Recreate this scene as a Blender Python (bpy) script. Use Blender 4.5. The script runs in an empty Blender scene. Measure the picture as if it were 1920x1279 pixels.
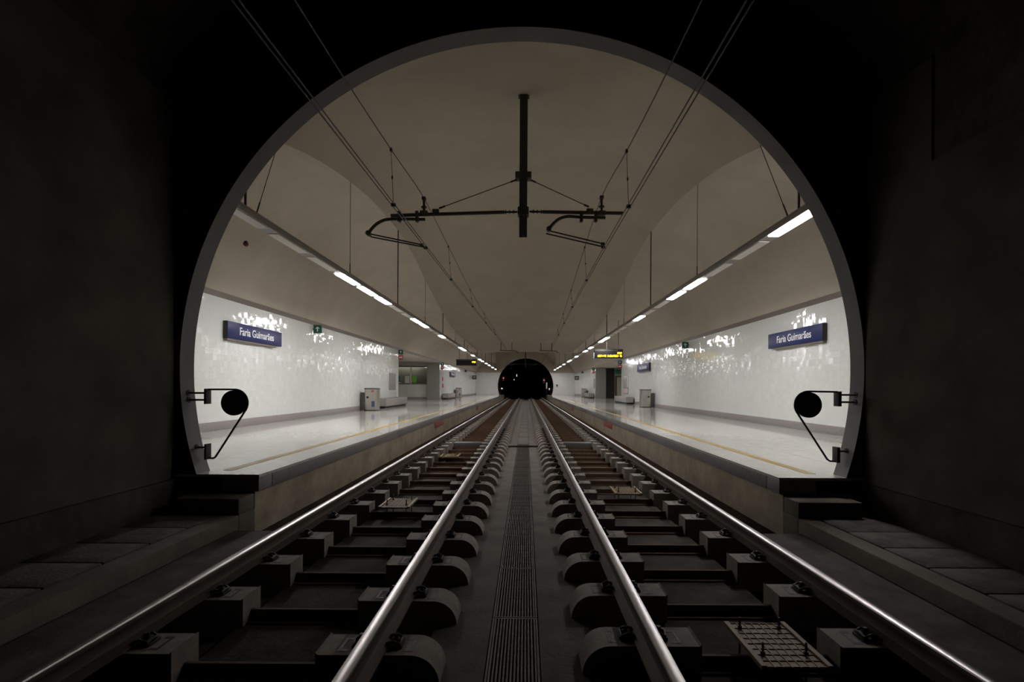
import bpy, bmesh, math, random
from mathutils import Vector, Matrix
random.seed(7)
S = bpy.context.scene
COL = S.collection
PI = math.pi

# ------------------------------------------------------------------ camera
F = 960.0                       # focal length in pixels (18 mm on a 36 mm sensor)
VX, VY = 986.0, 727.0           # principal point
CX, CZ = 0.07, 1.387            # camera position (Y = 0); z = 0 is the top of the rails
ROLL = 0.0061
cam = bpy.data.cameras.new('camera')
cam.sensor_width = 36.0
cam.lens = 18.0
cam.shift_x = -(VX - 960.0) / 1920.0
cam.shift_y = (VY - 639.5) / 1920.0
cam.clip_start = 0.05
cam.clip_end = 400
co = bpy.data.objects.new('camera', cam)
co.location = (CX, 0, CZ)
co.rotation_euler = (PI / 2, -ROLL, 0)
COL.objects.link(co)
S.camera = co


def at(px, py, Y):
    """world point that a measured image position has at a known distance Y"""
    dx, dy = px - VX, py - VY
    ux, uy = dx + ROLL * dy, dy - ROLL * dx
    return Vector((CX + ux * Y / F, Y, CZ - uy * Y / F))


# ------------------------------------------------------------------ mesh helpers
class MB:
    def __init__(self):
        self.v, self.f, self.m, self.sm = [], [], [], []

    def face(self, pts, mi=0, smooth=False):
        b = len(self.v)
        self.v += [tuple(p) for p in pts]
        self.f.append(tuple(range(b, b + len(pts))))
        self.m.append(mi)
        self.sm.append(smooth)

    def idx(self, verts, faces, mi=0, smooth=False):
        b = len(self.v)
        self.v += [tuple(p) for p in verts]
        for f in faces:
            self.f.append(tuple(b + i for i in f))
            self.m.append(mi)
            self.sm.append(smooth)
        return self

    def box(self, lo, hi, mi=0, bev=0.0, rz=0.0):
        bm = bmesh.new()
        bmesh.ops.create_cube(bm, size=1.0)
        c = [(lo[i] + hi[i]) / 2 for i in range(3)]
        s = [abs(hi[i] - lo[i]) for i in range(3)]
        bmesh.ops.scale(bm, vec=s, verts=bm.verts)
        if bev > 0:
            bmesh.ops.bevel(bm, geom=bm.edges[:], offset=min(bev, min(s) * 0.45), segments=2, profile=0.5, affect='EDGES')
        if rz:
            bmesh.ops.rotate(bm, cent=(0, 0, 0), matrix=Matrix.Rotation(rz, 3, 'Z'), verts=bm.verts)
        bmesh.ops.translate(bm, vec=c, verts=bm.verts)
        return self.bm(bm, mi)

    def bm(self, bm, mi=0, smooth=False):
        bm.verts.index_update()
        self.idx([v.co[:] for v in bm.verts], [[v.index for v in f.verts] for f in bm.faces], mi, smooth)
        bm.free()
        return self

    def cyl(self, p0, p1, r, n=12, mi=0, r1=None, smooth=True):
        return self.tube([p0, p1], [r, r if r1 is None else r1], n, mi, smooth)

    def tube(self, path, r, n=10, mi=0, smooth=True, caps=True):
        path = [Vector(p) for p in path]
        rs = r if isinstance(r, (list, tuple)) else [r] * len(path)
        rings = []
        t0 = (path[1] - path[0]).normalized()
        up = Vector((0, 0, 1)) if abs(t0.z) < 0.9 else Vector((1, 0, 0))
        u = t0.cross(up).normalized()
        for i, p in enumerate(path):
            a = path[max(0, i - 1)]
            b = path[min(len(path) - 1, i + 1)]
            t = (b - a).normalized()
            u = (u - t * u.dot(t)).normalized()
            w = t.cross(u)
            rings.append([p + (u * math.cos(2 * PI * k / n) + w * math.sin(2 * PI * k / n)) * rs[i] for k in range(n)])
        verts = [q for ring in rings for q in ring]
        faces = []
        for i in range(len(path) - 1):
            for k in range(n):
                faces.append((i * n + k, i * n + (k + 1) % n, (i + 1) * n + (k + 1) % n, (i + 1) * n + k))
        self.idx(verts, faces, mi, smooth)
        if caps:
            self.face(rings[0][::-1], mi)
            self.face(rings[-1], mi)
        return self

    def prism_y(self, prof, y0, y1, mi=0, closed=True, smooth=False, caps=True):
        """profile of (x, z) extruded along Y"""
        n = len(prof)
        v = [(x, y0, z) for x, z in prof] + [(x, y1, z) for x, z in prof]
        rng = range(n if closed else n - 1)
        self.idx(v, [(k, (k + 1) % n, n + (k + 1) % n, n + k) for k in rng], mi, smooth)
        if closed and caps:
            self.face([(x, y0, z) for x, z in prof][::-1], mi)
            self.face([(x, y1, z) for x, z in prof], mi)
        return self

    def grid(self, rows, mi=0, smooth=True):
        n, m = len(rows), len(rows[0])
        v = [p for r in rows for p in r]
        f = [(i * m + j, i * m + j + 1, (i + 1) * m + j + 1, (i + 1) * m + j) for i in range(n - 1) for j in range(m - 1)]
        return self.idx(v, f, mi, smooth)

    def build(self, name, mats, parent=None, loc=None):
        me = bpy.data.meshes.new(name)
        me.from_pydata(self.v, [], self.f)
        if not isinstance(mats, (list, tuple)):
            mats = [mats]
        for m in mats:
            me.materials.append(m)
        me.polygons.foreach_set('material_index', self.m)
        me.polygons.foreach_set('use_smooth', self.sm)
        bm = bmesh.new()
        bm.from_mesh(me)
        bmesh.ops.remove_doubles(bm, verts=bm.verts, dist=1e-5)
        bmesh.ops.recalc_face_normals(bm, faces=bm.faces)
        bm.to_mesh(me)
        bm.free()
        me.set_sharp_from_angle(angle=math.radians(38))
        me.update()
        o = bpy.data.objects.new(name, me)
        COL.objects.link(o)
        if parent is not None:
            o.parent = parent
        if loc is not None:
            o.location = loc
        return o


def tag(o, label=None, cat=None, group=None, kind=None):
    if label: o['label'] = label
    if cat: o['category'] = cat
    if group: o['group'] = group
    if kind: o['kind'] = kind
    return o


def thing(name, loc, label, cat, group=None, rz=0.0):
    o = bpy.data.objects.new(name, None)
    o.empty_display_size = 0.1
    o.location = loc
    o.rotation_euler = (0, 0, rz)
    COL.objects.link(o)
    return tag(o, label, cat, group)


def struct(name, mb, mats, label):
    return tag(mb.build(name, mats), label, None, None, 'structure')


def kids(o):
    return KIDS.setdefault(o.name, [c for c in list(COL.objects) if c.parent == o])


KIDS = {}


def dup(src, loc, label, group=None, rz=None):
    r = src.copy()
    COL.objects.link(r)
    r.location = loc
    if rz is not None:
        r.rotation_euler = (0, 0, rz)
    tag(r, label, None, group)
    for ch in kids(src):
        c = ch.copy()
        COL.objects.link(c)
        c.parent = r
        for g in kids(ch):
            d = g.copy()
            COL.objects.link(d)
            d.parent = c
    return r


# ------------------------------------------------------------------ materials
def mat(name, col, rough=0.6, metal=0.0, noise=None, bump=0.0, scale=6.0, emit=None, strength=0.0, spec=0.5, detail=6.0, stretch=None):
    """noise: second colour mixed in by a noise texture"""
    m = bpy.data.materials.new(name)
    m.use_nodes = True
    nt = m.node_tree
    N, L = nt.nodes, nt.links
    p = N['Principled BSDF']
    p.inputs['Base Color'].default_value = (*col, 1)
    p.inputs['Roughness'].default_value = rough
    p.inputs['Metallic'].default_value = metal
    p.inputs['Specular IOR Level'].default_value = spec
    if emit:
        p.inputs['Emission Color'].default_value = (*emit, 1)
        p.inputs['Emission Strength'].default_value = strength
    if noise or bump:
        tc = N.new('ShaderNodeTexCoord')
        src = tc.outputs['Object']
        if stretch:
            mp = N.new('ShaderNodeMapping')
            mp.inputs['Scale'].default_value = stretch
            L.new(src, mp.inputs['Vector'])
            src = mp.outputs['Vector']
        nz = N.new('ShaderNodeTexNoise')
        nz.inputs['Scale'].default_value = scale
        nz.inputs['Detail'].default_value = detail
        nz.inputs['Roughness'].default_value = 0.62
        L.new(src, nz.inputs['Vector'])
        if noise:
            r = N.new('ShaderNodeValToRGB')
            r.color_ramp.elements[0].position = 0.33
            r.color_ramp.elements[1].position = 0.68
            r.color_ramp.elements[0].color = (*noise, 1)
            r.color_ramp.elements[1].color = (*col, 1)
            L.new(nz.outputs['Fac'], r.inputs['Fac'])
            L.new(r.outputs['Color'], p.inputs['Base Color'])
        if bump:
            n2 = N.new('ShaderNodeTexNoise')
            n2.inputs['Scale'].default_value = scale * 9
            n2.inputs['Detail'].default_value = 4
            L.new(src, n2.inputs['Vector'])
            b = N.new('ShaderNodeBump')
            b.inputs['Strength'].default_value = bump
            b.inputs['Distance'].default_value = 0.01
            L.new(n2.outputs['Fac'], b.inputs['Height'])
            L.new(b.outputs['Normal'], p.inputs['Normal'])
    return m


def tile_mat():
    """glazed handmade 14 cm wall tiles: every tile sits at its own small tilt"""
    m = bpy.data.materials.new('glazed_tile')
    m.use_nodes = True
    N, L = m.node_tree.nodes, m.node_tree.links
    p = N['Principled BSDF']
    geo = N.new('ShaderNodeNewGeometry')
    sep = N.new('ShaderNodeSeparateXYZ')
    L.new(geo.outputs['Position'], sep.inputs[0])

    def math_(op, a, b=None, c=None):
        n = N.new('ShaderNodeMath')
        n.operation = op
        for i, q in enumerate((a, b, c)):
            if q is None: continue
            if isinstance(q, (int, float)): n.inputs[i].default_value = q
            else: L.new(q, n.inputs[i])
        return n.outputs[0]
    T = 0.14
    yy, zz = math_('DIVIDE', sep.outputs['Y'], T), math_('DIVIDE', sep.outputs['Z'], T)
    fy, fz = math_('FLOOR', yy), math_('FLOOR', zz)
    com = N.new('ShaderNodeCombineXYZ')
    L.new(fy, com.inputs[0]); L.new(fz, com.inputs[1])
    wn = N.new('ShaderNodeTexWhiteNoise')
    wn.noise_dimensions = '3D'
    L.new(com.outputs[0], wn.inputs['Vector'])
    # tilt
    sub = N.new('ShaderNodeVectorMath'); sub.operation = 'SUBTRACT'
    L.new(wn.outputs['Color'], sub.inputs[0]); sub.inputs[1].default_value = (0.5, 0.5, 0.5)
    sc = N.new('ShaderNodeVectorMath'); sc.operation = 'MULTIPLY'
    L.new(sub.outputs[0], sc.inputs[0]); sc.inputs[1].default_value = (0.0, 0.05, 0.075)
    # glaze waviness
    nz = N.new('ShaderNodeTexNoise'); nz.inputs['Scale'].default_value = 42; nz.inputs['Detail'].default_value = 1
    L.new(geo.outputs['Position'], nz.inputs['Vector'])
    sub2 = N.new('ShaderNodeVectorMath'); sub2.operation = 'SUBTRACT'
    L.new(nz.outputs['Color'], sub2.inputs[0]); sub2.inputs[1].default_value = (0.5, 0.5, 0.5)
    sc2 = N.new('ShaderNodeVectorMath'); sc2.operation = 'MULTIPLY'
    L.new(sub2.outputs[0], sc2.inputs[0]); sc2.inputs[1].default_value = (0.0, 0.08, 0.12)
    ad = N.new('ShaderNodeVectorMath'); ad.operation = 'ADD'
    L.new(sc.outputs[0], ad.inputs[0]); L.new(sc2.outputs[0], ad.inputs[1])
    ad2 = N.new('ShaderNodeVectorMath'); ad2.operation = 'ADD'
    L.new(geo.outputs['Normal'], ad2.inputs[0]); L.new(ad.outputs[0], ad2.inputs[1])
    nm = N.new('ShaderNodeVectorMath'); nm.operation = 'NORMALIZE'
    L.new(ad2.outputs[0], nm.inputs[0])
    L.new(nm.outputs[0], p.inputs['Normal'])
    # grout
    ey = math_('ABSOLUTE', math_('SUBTRACT', math_('FRACT', yy), 0.5))
    ez = math_('ABSOLUTE', math_('SUBTRACT', math_('FRACT', zz), 0.5))
    g = math_('GREATER_THAN', math_('MAXIMUM', ey, ez), 0.485)
    shade = N.new('ShaderNodeMixRGB')
    shade.inputs[1].default_value = (0.70, 0.735, 0.695, 1)
    shade.inputs[2].default_value = (0.72, 0.75, 0.71, 1)
    L.new(wn.outputs['Value'], shade.inputs[0])
    mx = N.new('ShaderNodeMixRGB')
    L.new(g, mx.inputs[0]); L.new(shade.outputs[0], mx.inputs[1])
    mx.inputs[2].default_value = (0.55, 0.57, 0.54, 1)
    L.new(mx.outputs[0], p.inputs['Base Color'])
    L.new(math_('MULTIPLY_ADD', g, 0.5, 0.06), p.inputs['Roughness'])
    p.inputs['Specular IOR Level'].default_value = 0.5
    return m


def slab_mat():
    """polished pale stone paving with fine joints"""
    m = mat('polished_stone_floor', (0.66, 0.645, 0.59), 0.07, noise=(0.58, 0.565, 0.515), scale=9.0, spec=0.8)
    N, L = m.node_tree.nodes, m.node_tree.links
    p = N['Principled BSDF']
    old = p.inputs['Base Color'].links[0].from_socket
    geo = N.new('ShaderNodeNewGeometry')
    mp = N.new('ShaderNodeMapping')
    mp.inputs['Rotation'].default_value = (0, 0, PI / 2)
    L.new(geo.outputs['Position'], mp.inputs['Vector'])
    br = N.new('ShaderNodeTexBrick')
    br.inputs['Scale'].default_value = 1.0
    br.inputs['Brick Width'].default_value = 1.2
    br.inputs['Row Height'].default_value = 0.6
    br.inputs['Mortar Size'].default_value = 0.004
    br.inputs['Color1'].default_value = (1, 1, 1, 1)
    br.inputs['Color2'].default_value = (0.93, 0.93, 0.93, 1)
    br.inputs['Mortar'].default_value = (0.6, 0.6, 0.6, 1)
    L.new(mp.outputs[0], br.inputs['Vector'])
    mu = N.new('ShaderNodeMixRGB'); mu.blend_type = 'MULTIPLY'; mu.inputs[0].default_value = 1
    L.new(old, mu.inputs[1]); L.new(br.outputs['Color'], mu.inputs[2])
    L.new(mu.outputs[0], p.inputs['Base Color'])
    return m


def bed_mat():
    """track bed concrete, dusted brown with brake and rust dust further into the station"""
    m = mat('track_bed_concrete', (0.10, 0.088, 0.073), 0.85, noise=(0.042, 0.036, 0.029), scale=3.2, bump=0.4, detail=12, spec=0.12)
    N, L = m.node_tree.nodes, m.node_tree.links
    p = N['Principled BSDF']
    old = p.inputs['Base Color'].links[0].from_socket
    geo = N.new('ShaderNodeNewGeometry')
    sep = N.new('ShaderNodeSeparateXYZ')
    L.new(geo.outputs['Position'], sep.inputs[0])
    mr = N.new('ShaderNodeMapRange')
    mr.inputs['From Min'].default_value = 8; mr.inputs['From Max'].default_value = 20
    L.new(sep.outputs['Y'], mr.inputs['Value'])
    mx = N.new('ShaderNodeMixRGB')
    L.new(mr.outputs[0], mx.inputs[0]); L.new(old, mx.inputs[1]); mx.inputs[2].default_value = (0.135, 0.070, 0.033, 1)
    L.new(mx.outputs[0], p.inputs['Base Color'])
    return m


M = {}
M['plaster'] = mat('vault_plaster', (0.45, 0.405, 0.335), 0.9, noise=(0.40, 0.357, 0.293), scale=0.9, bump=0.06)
M['plaster_shaded'] = mat('shaded_vault_plaster', (0.40, 0.355, 0.285), 0.9, noise=(0.36, 0.317, 0.252), scale=0.7, bump=0.06)  # darker copy of the vault plaster; shade over the tracks put into its colour
M['tile'] = tile_mat()
M['stone'] = slab_mat()
M['granite'] = mat('grey_granite', (0.30, 0.275, 0.265), 0.5, noise=(0.22, 0.20, 0.195), scale=30)
M['coping'] = mat('coping_granite', (0.235, 0.222, 0.215), 0.5, noise=(0.18, 0.17, 0.165), scale=14)
M['concrete'] = mat('lit_concrete', (0.41, 0.35, 0.26), 0.9, noise=(0.25, 0.205, 0.15), scale=2.5, bump=0.3)  # lighter copy of the kerb concrete; stronger station light put into its colour
M['ring'] = mat('portal_grey_paint', (0.155, 0.148, 0.141), 0.55, noise=(0.115, 0.109, 0.103), scale=1.5)
M['tunnel'] = mat('tunnel_concrete', (0.10, 0.088, 0.065), 0.9, noise=(0.048, 0.042, 0.031), scale=1.3, bump=0.3, detail=10)
M['kerb'] = mat('kerb_concrete', (0.135, 0.114, 0.088), 0.9, noise=(0.062, 0.052, 0.039), scale=2.2, bump=0.4, detail=10)
M['lid'] = mat('trough_lid_concrete', (0.13, 0.115, 0.098), 0.95, noise=(0.042, 0.037, 0.031), scale=4.5, bump=0.7, detail=12)
M['tunnel_dark'] = mat('dark_concrete', (0.08, 0.069, 0.051), 0.95, noise=(0.028, 0.024, 0.018), scale=2.6, bump=0.6, detail=10)  # darker concrete for low walls, recess, roof and portal front
M['bed'] = bed_mat()
M['centre'] = mat('centre_concrete', (0.15, 0.132, 0.11), 0.85, noise=(0.082, 0.071, 0.058), scale=3.0, bump=0.35, detail=12)
M['block'] = mat('sleeper_concrete', (0.26, 0.23, 0.19), 0.85, noise=(0.16, 0.138, 0.112), scale=8, bump=0.2)
M['tie'] = mat('tie_bar_steel', (0.115, 0.070, 0.042), 0.75, 0.0, noise=(0.075, 0.046, 0.028), scale=9, spec=0.15)
M['clip'] = mat('clip_steel', (0.03, 0.028, 0.026), 0.6, 0.4)
M['rail_side'] = mat('rail_rust', (0.10, 0.075, 0.052), 0.6, 0.4, noise=(0.06, 0.045, 0.034), scale=12, stretch=(1, 0.15, 1))
M['rail_top'] = mat('rail_polished', (0.54, 0.52, 0.51), 0.35, 1.0, noise=(0.42, 0.40, 0.38), scale=20, stretch=(6, 0.05, 1))
def brushed(m, amount):
    N, L = m.node_tree.nodes, m.node_tree.links
    geo = N.new('ShaderNodeNewGeometry')
    sep = N.new('ShaderNodeSeparateXYZ')
    L.new(geo.outputs['Position'], sep.inputs[0])
    mul = N.new('ShaderNodeMath'); mul.operation = 'MULTIPLY'; mul.inputs[1].default_value = 9173.0
    L.new(sep.outputs['X'], mul.inputs[0])
    wn = N.new('ShaderNodeTexWhiteNoise'); wn.noise_dimensions = '1D'
    L.new(mul.outputs[0], wn.inputs['W'])
    ma = N.new('ShaderNodeMath'); ma.operation = 'MULTIPLY_ADD'; ma.inputs[1].default_value = amount; ma.inputs[2].default_value = -amount / 2
    L.new(wn.outputs['Value'], ma.inputs[0])
    cb = N.new('ShaderNodeCombineXYZ'); L.new(ma.outputs[0], cb.inputs[0])
    ad = N.new('ShaderNodeVectorMath'); ad.operation = 'ADD'
    L.new(geo.outputs['Normal'], ad.inputs[0]); L.new(cb.outputs[0], ad.inputs[1])
    nm = N.new('ShaderNodeVectorMath'); nm.operation = 'NORMALIZE'; L.new(ad.outputs[0], nm.inputs[0])
    L.new(nm.outputs[0], N['Principled BSDF'].inputs['Normal'])


brushed(M['rail_top'], 0.12)
M['black'] = mat('black_steel', (0.05, 0.044, 0.037), 0.65, 0.1)
M['wire'] = mat('dark_wire', (0.03, 0.027, 0.025), 0.5, 0.5)
M['disc'] = mat('black_disc', (0.012, 0.011, 0.010), 0.4)
M['mirror'] = mat('mirror_face', (0.85, 0.83, 0.8), 0.12, 1.0)
M['housing'] = mat('grey_aluminium', (0.25, 0.238, 0.215), 0.5, 0.2)
M['lit'] = mat('lit_diffuser', (0.9, 0.9, 0.9), 0.5, emit=(1.0, 0.965, 0.985), strength=97.0)
M['unlit'] = mat('unlit_diffuser', (0.72, 0.71, 0.67), 0.5)
M['yellow'] = mat('yellow_paint', (0.50, 0.33, 0.06), 0.3, noise=(0.42, 0.28, 0.05), scale=10)
M['plate'] = mat('yellow_plastic', (0.22, 0.142, 0.045), 0.6, noise=(0.15, 0.098, 0.032), scale=12)
M['blue'] = mat('sign_blue', (0.016, 0.024, 0.105), 0.4, spec=0.25)
M['white'] = mat('sign_white', (0.85, 0.85, 0.87), 0.4)
M['signdark'] = mat('sign_box_dark', (0.025, 0.022, 0.02), 0.5)
M['brownmetal'] = mat('bronze_channel', (0.16, 0.14, 0.11), 0.5, 0.4)
M['green'] = mat('sign_green', (0.008, 0.10, 0.062), 0.4)
M['red'] = mat('sign_red', (0.42, 0.05, 0.045), 0.45)
M['redplate'] = mat('red_enamel', (0.30, 0.055, 0.035), 0.5)
M['led'] = mat('led_amber', (0.3, 0.2, 0.0), 0.5, emit=(1.0, 0.66, 0.03), strength=3.2)
M['ledbox'] = mat('display_black', (0.012, 0.012, 0.012), 0.6, spec=0.25)
M['steel'] = mat('brushed_steel', (0.50, 0.48, 0.43), 0.32, 0.85, noise=(0.42, 0.40, 0.36), scale=25, stretch=(3, 3, 0.1))
M['darkgrey'] = mat('dark_grey_plastic', (0.055, 0.055, 0.05), 0.5)
M['bench'] = mat('bench_stone', (0.30, 0.28, 0.265), 0.5, noise=(0.25, 0.235, 0.22), scale=30)
M['plinth'] = mat('plinth_black', (0.012, 0.012, 0.012), 0.6)
M['panel'] = mat('info_panel', (0.30, 0.285, 0.29), 0.4)
M['pink'] = mat('pale_pink_print', (0.50, 0.36, 0.35), 0.5)
M['pillar'] = mat('grey_cladding', (0.25, 0.245, 0.225), 0.45, noise=(0.225, 0.22, 0.20), scale=3)
M['cladlight'] = mat('pale_cladding', (0.58, 0.58, 0.52), 0.4)
M['ceil2'] = mat('hall_ceiling', (0.50, 0.48, 0.43), 0.8)
M['booth'] = mat('booth_back', (0.42, 0.41, 0.35), 0.6)
M['glass'] = mat('window_glass', (0.9, 0.95, 0.92), 0.02)
M['glass'].node_tree.nodes['Principled BSDF'].inputs['Transmission Weight'].default_value = 1.0
M['greenpaper'] = mat('green_paper', (0.16, 0.40, 0.05), 0.6)
M['paper'] = mat('white_paper', (0.65, 0.63, 0.6), 0.6)
M['bluepaper'] = mat('blue_paper', (0.06, 0.18, 0.30), 0.6)
M['limepaper'] = mat('lime_paper', (0.40, 0.46, 0.10), 0.6)
M['wood'] = mat('brown_wood', (0.16, 0.085, 0.045), 0.5)
M['cream'] = mat('cream_door', (0.50, 0.48, 0.38), 0.5)
M['endwall'] = mat('far_end_panel', (0.68, 0.675, 0.66), 0.4, noise=(0.63, 0.625, 0.61), scale=2)
M['redlens'] = mat('red_lens', (0.3, 0.01, 0.02), 0.3, emit=(1.0, 0.05, 0.12), strength=4.0)
M['lamp'] = mat('tunnel_lamp_glass', (0.8, 0.8, 0.8), 0.4, emit=(1, 0.97, 0.9), strength=1.1)
M['beacon'] = mat('beacon_red', (0.12, 0.012, 0.01), 0.4)
M['grating'] = mat('grating_steel', (0.10, 0.09, 0.075), 0.6, 0.4, noise=(0.065, 0.056, 0.046), scale=14)

# ------------------------------------------------------------------ dimensions
Y0, Y1 = 5.82, 6.07              # near portal wall
YM = 39.0                        # middle of the station
YE0, YE1 = 2 * YM - Y1, 2 * YM - Y0
RP, ZP, XP = 3.89, 1.60, 0.025   # portal radius, centre height, centre x
ZPLAT = 0.38
XE = 2.955                       # platform edge
XW = 6.95                        # tiled wall
ZT = 3.41                        # top of the tiles
ZB = 3.53                        # top of the dark band
XS, ZS = 4.0, 3.83               # light strip
OPN = {-1: (28.2, 41.7), 1: (36.9, 50.6)}
TC, GA = 1.56, 0.7525            # track centre, half gauge to rail centre


def pchip(knots):
    xs = [k[0] for k in knots]
    ys = [k[1] for k in knots]
    n = len(xs)
    d = [(ys[i + 1] - ys[i]) / (xs[i + 1] - xs[i]) for i in range(n - 1)]
    t = [d[0]] + [0 if d[i - 1] * d[i] <= 0 else 2 * d[i - 1] * d[i] / (d[i - 1] + d[i]) for i in range(1, n - 1)] + [d[-1]]

    def f(x):
        x = max(xs[0], min(xs[-1], x))
        i = max(j for j in range(n - 1) if xs[j] <= x)
        h = xs[i + 1] - xs[i]
        s = (x - xs[i]) / h
        return ((2 * s**3 - 3 * s**2 + 1) * ys[i] + (s**3 - 2 * s**2 + s) * h * t[i] + (-2 * s**3 + 3 * s**2) * ys[i + 1] + (s**3 - s**2) * h * t[i + 1])
    return f


crease_f = pchip([(6, 4.72), (8.4, 5.40), (10, 5.80), (11.8, 6.10), (14, 6.31), (16, 6.34), (18.5, 6.10), (20.5, 5.72), (23, 5.28), (25, 4.98), (28, 4.68), (32, 4.52), (36, 4.48), (39, 4.47)])
crown_f = pchip([(6, 6.42), (9.2, 6.63), (13, 7.28), (16, 7.36), (18.5, 7.02), (20.5, 6.52), (23, 5.86), (25, 5.40), (28, 4.90), (32, 4.63), (36, 4.53), (39, 4.50)])
def near(Y): return Y if Y <= YM else 2 * YM - Y
def crease(Y): return crease_f(near(Y))
def crown(Y): return crown_f(near(Y))
def ceil_z(x, Y): return crease(Y) + (crown(Y) - crease(Y)) * (1 - abs(x / XS) ** 4.0)


# ------------------------------------------------------------------ vault
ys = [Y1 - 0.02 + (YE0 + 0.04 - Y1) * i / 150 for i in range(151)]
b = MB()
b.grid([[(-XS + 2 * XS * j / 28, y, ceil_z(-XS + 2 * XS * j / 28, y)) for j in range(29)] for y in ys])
struct('ceiling_centre', b, M['plaster_shaded'], 'warm grey plaster vault over the tracks, darkened by painted shade')
for sg, nm in ((-1, 'left'), (1, 'right')):
    b = MB()
    rows = []
    for y in ys:
        p0, p2 = Vector((XS, crease(y))), Vector((XW + 0.02, ZB))
        p1 = Vector((6.1, crease(y) + 0.62))
        r = []
        for j in range(19):
            s = j / 18
            q = p0 * (1 - s) ** 2 + p1 * 2 * s * (1 - s) + p2 * s * s
            r.append((sg * q.x, y, q.y))
        rows.append(r)
    b.grid(rows)
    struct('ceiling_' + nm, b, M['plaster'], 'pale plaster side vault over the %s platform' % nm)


def side_z(x, y):
    best = None
    for j in range(200):
        s = j / 199
        qx = XS * (1 - s) ** 2 + 6.1 * 2 * s * (1 - s) + (XW + .02) * s * s
        qz = crease(y) * (1 - s) ** 2 + (crease(y) + 0.62) * 2 * s * (1 - s) + ZB * s * s
        if best is None or abs(qx - x) < best[0]:
            best = (abs(qx - x), qz)
    return best[1]


# ------------------------------------------------------------------ portal walls
def portal(name, ya, yb, label):
    b = MB()
    a0 = math.asin((ZPLAT - ZP) / RP)
    n = 160
    ci, ou = [], []
    for i in range(n + 1):
        a = a0 + (PI - 2 * a0) * i / n
        cx, cz = math.cos(a), math.sin(a)
        ci.append((XP + RP * cx, ZP + RP * cz))
        k = min((7.3 / abs(cx)) if abs(cx) > 1e-6 else 1e9, ((7.4 - ZP) / cz) if cz > 1e-6 else 1e9, ((ZPLAT - ZP) / cz) if cz < -1e-6 else 1e9)
        if i in (0, n):
            ou.append((XP + math.copysign(7.3, cx), ZPLAT))
        else:
            ou.append((XP + cx * k, ZP + cz * k))
    for Y in (ya, yb):
        b.idx([(x, Y, z) for x, z in ci] + [(x, Y, z) for x, z in ou], [(i, i + 1, n + 2 + i, n + 1 + i) for i in range(n)], 1 if name == 'wall_front' and Y == ya or name == 'wall_back' and Y == yb else 2)
    b.idx([(x, ya, z) for x, z in ci] + [(x, yb, z) for x, z in ci], [(i, i + 1, n + 2 + i, n + 1 + i) for i in range(n)], 0, True)
    b.idx([(x, ya, z) for x, z in ou] + [(x, yb, z) for x, z in ou], [(i, i + 1, n + 2 + i, n + 1 + i) for i in range(n)], 1)
    struct(name, b, [M['ring'], M['tunnel_dark'], M['plaster']], label)


portal('wall_front', Y0, Y1, 'dark end wall with the round grey rimmed tunnel opening')
portal('wall_back', YE0, YE1, 'pale far end wall with a round opening into the dark tunnel')

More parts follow.
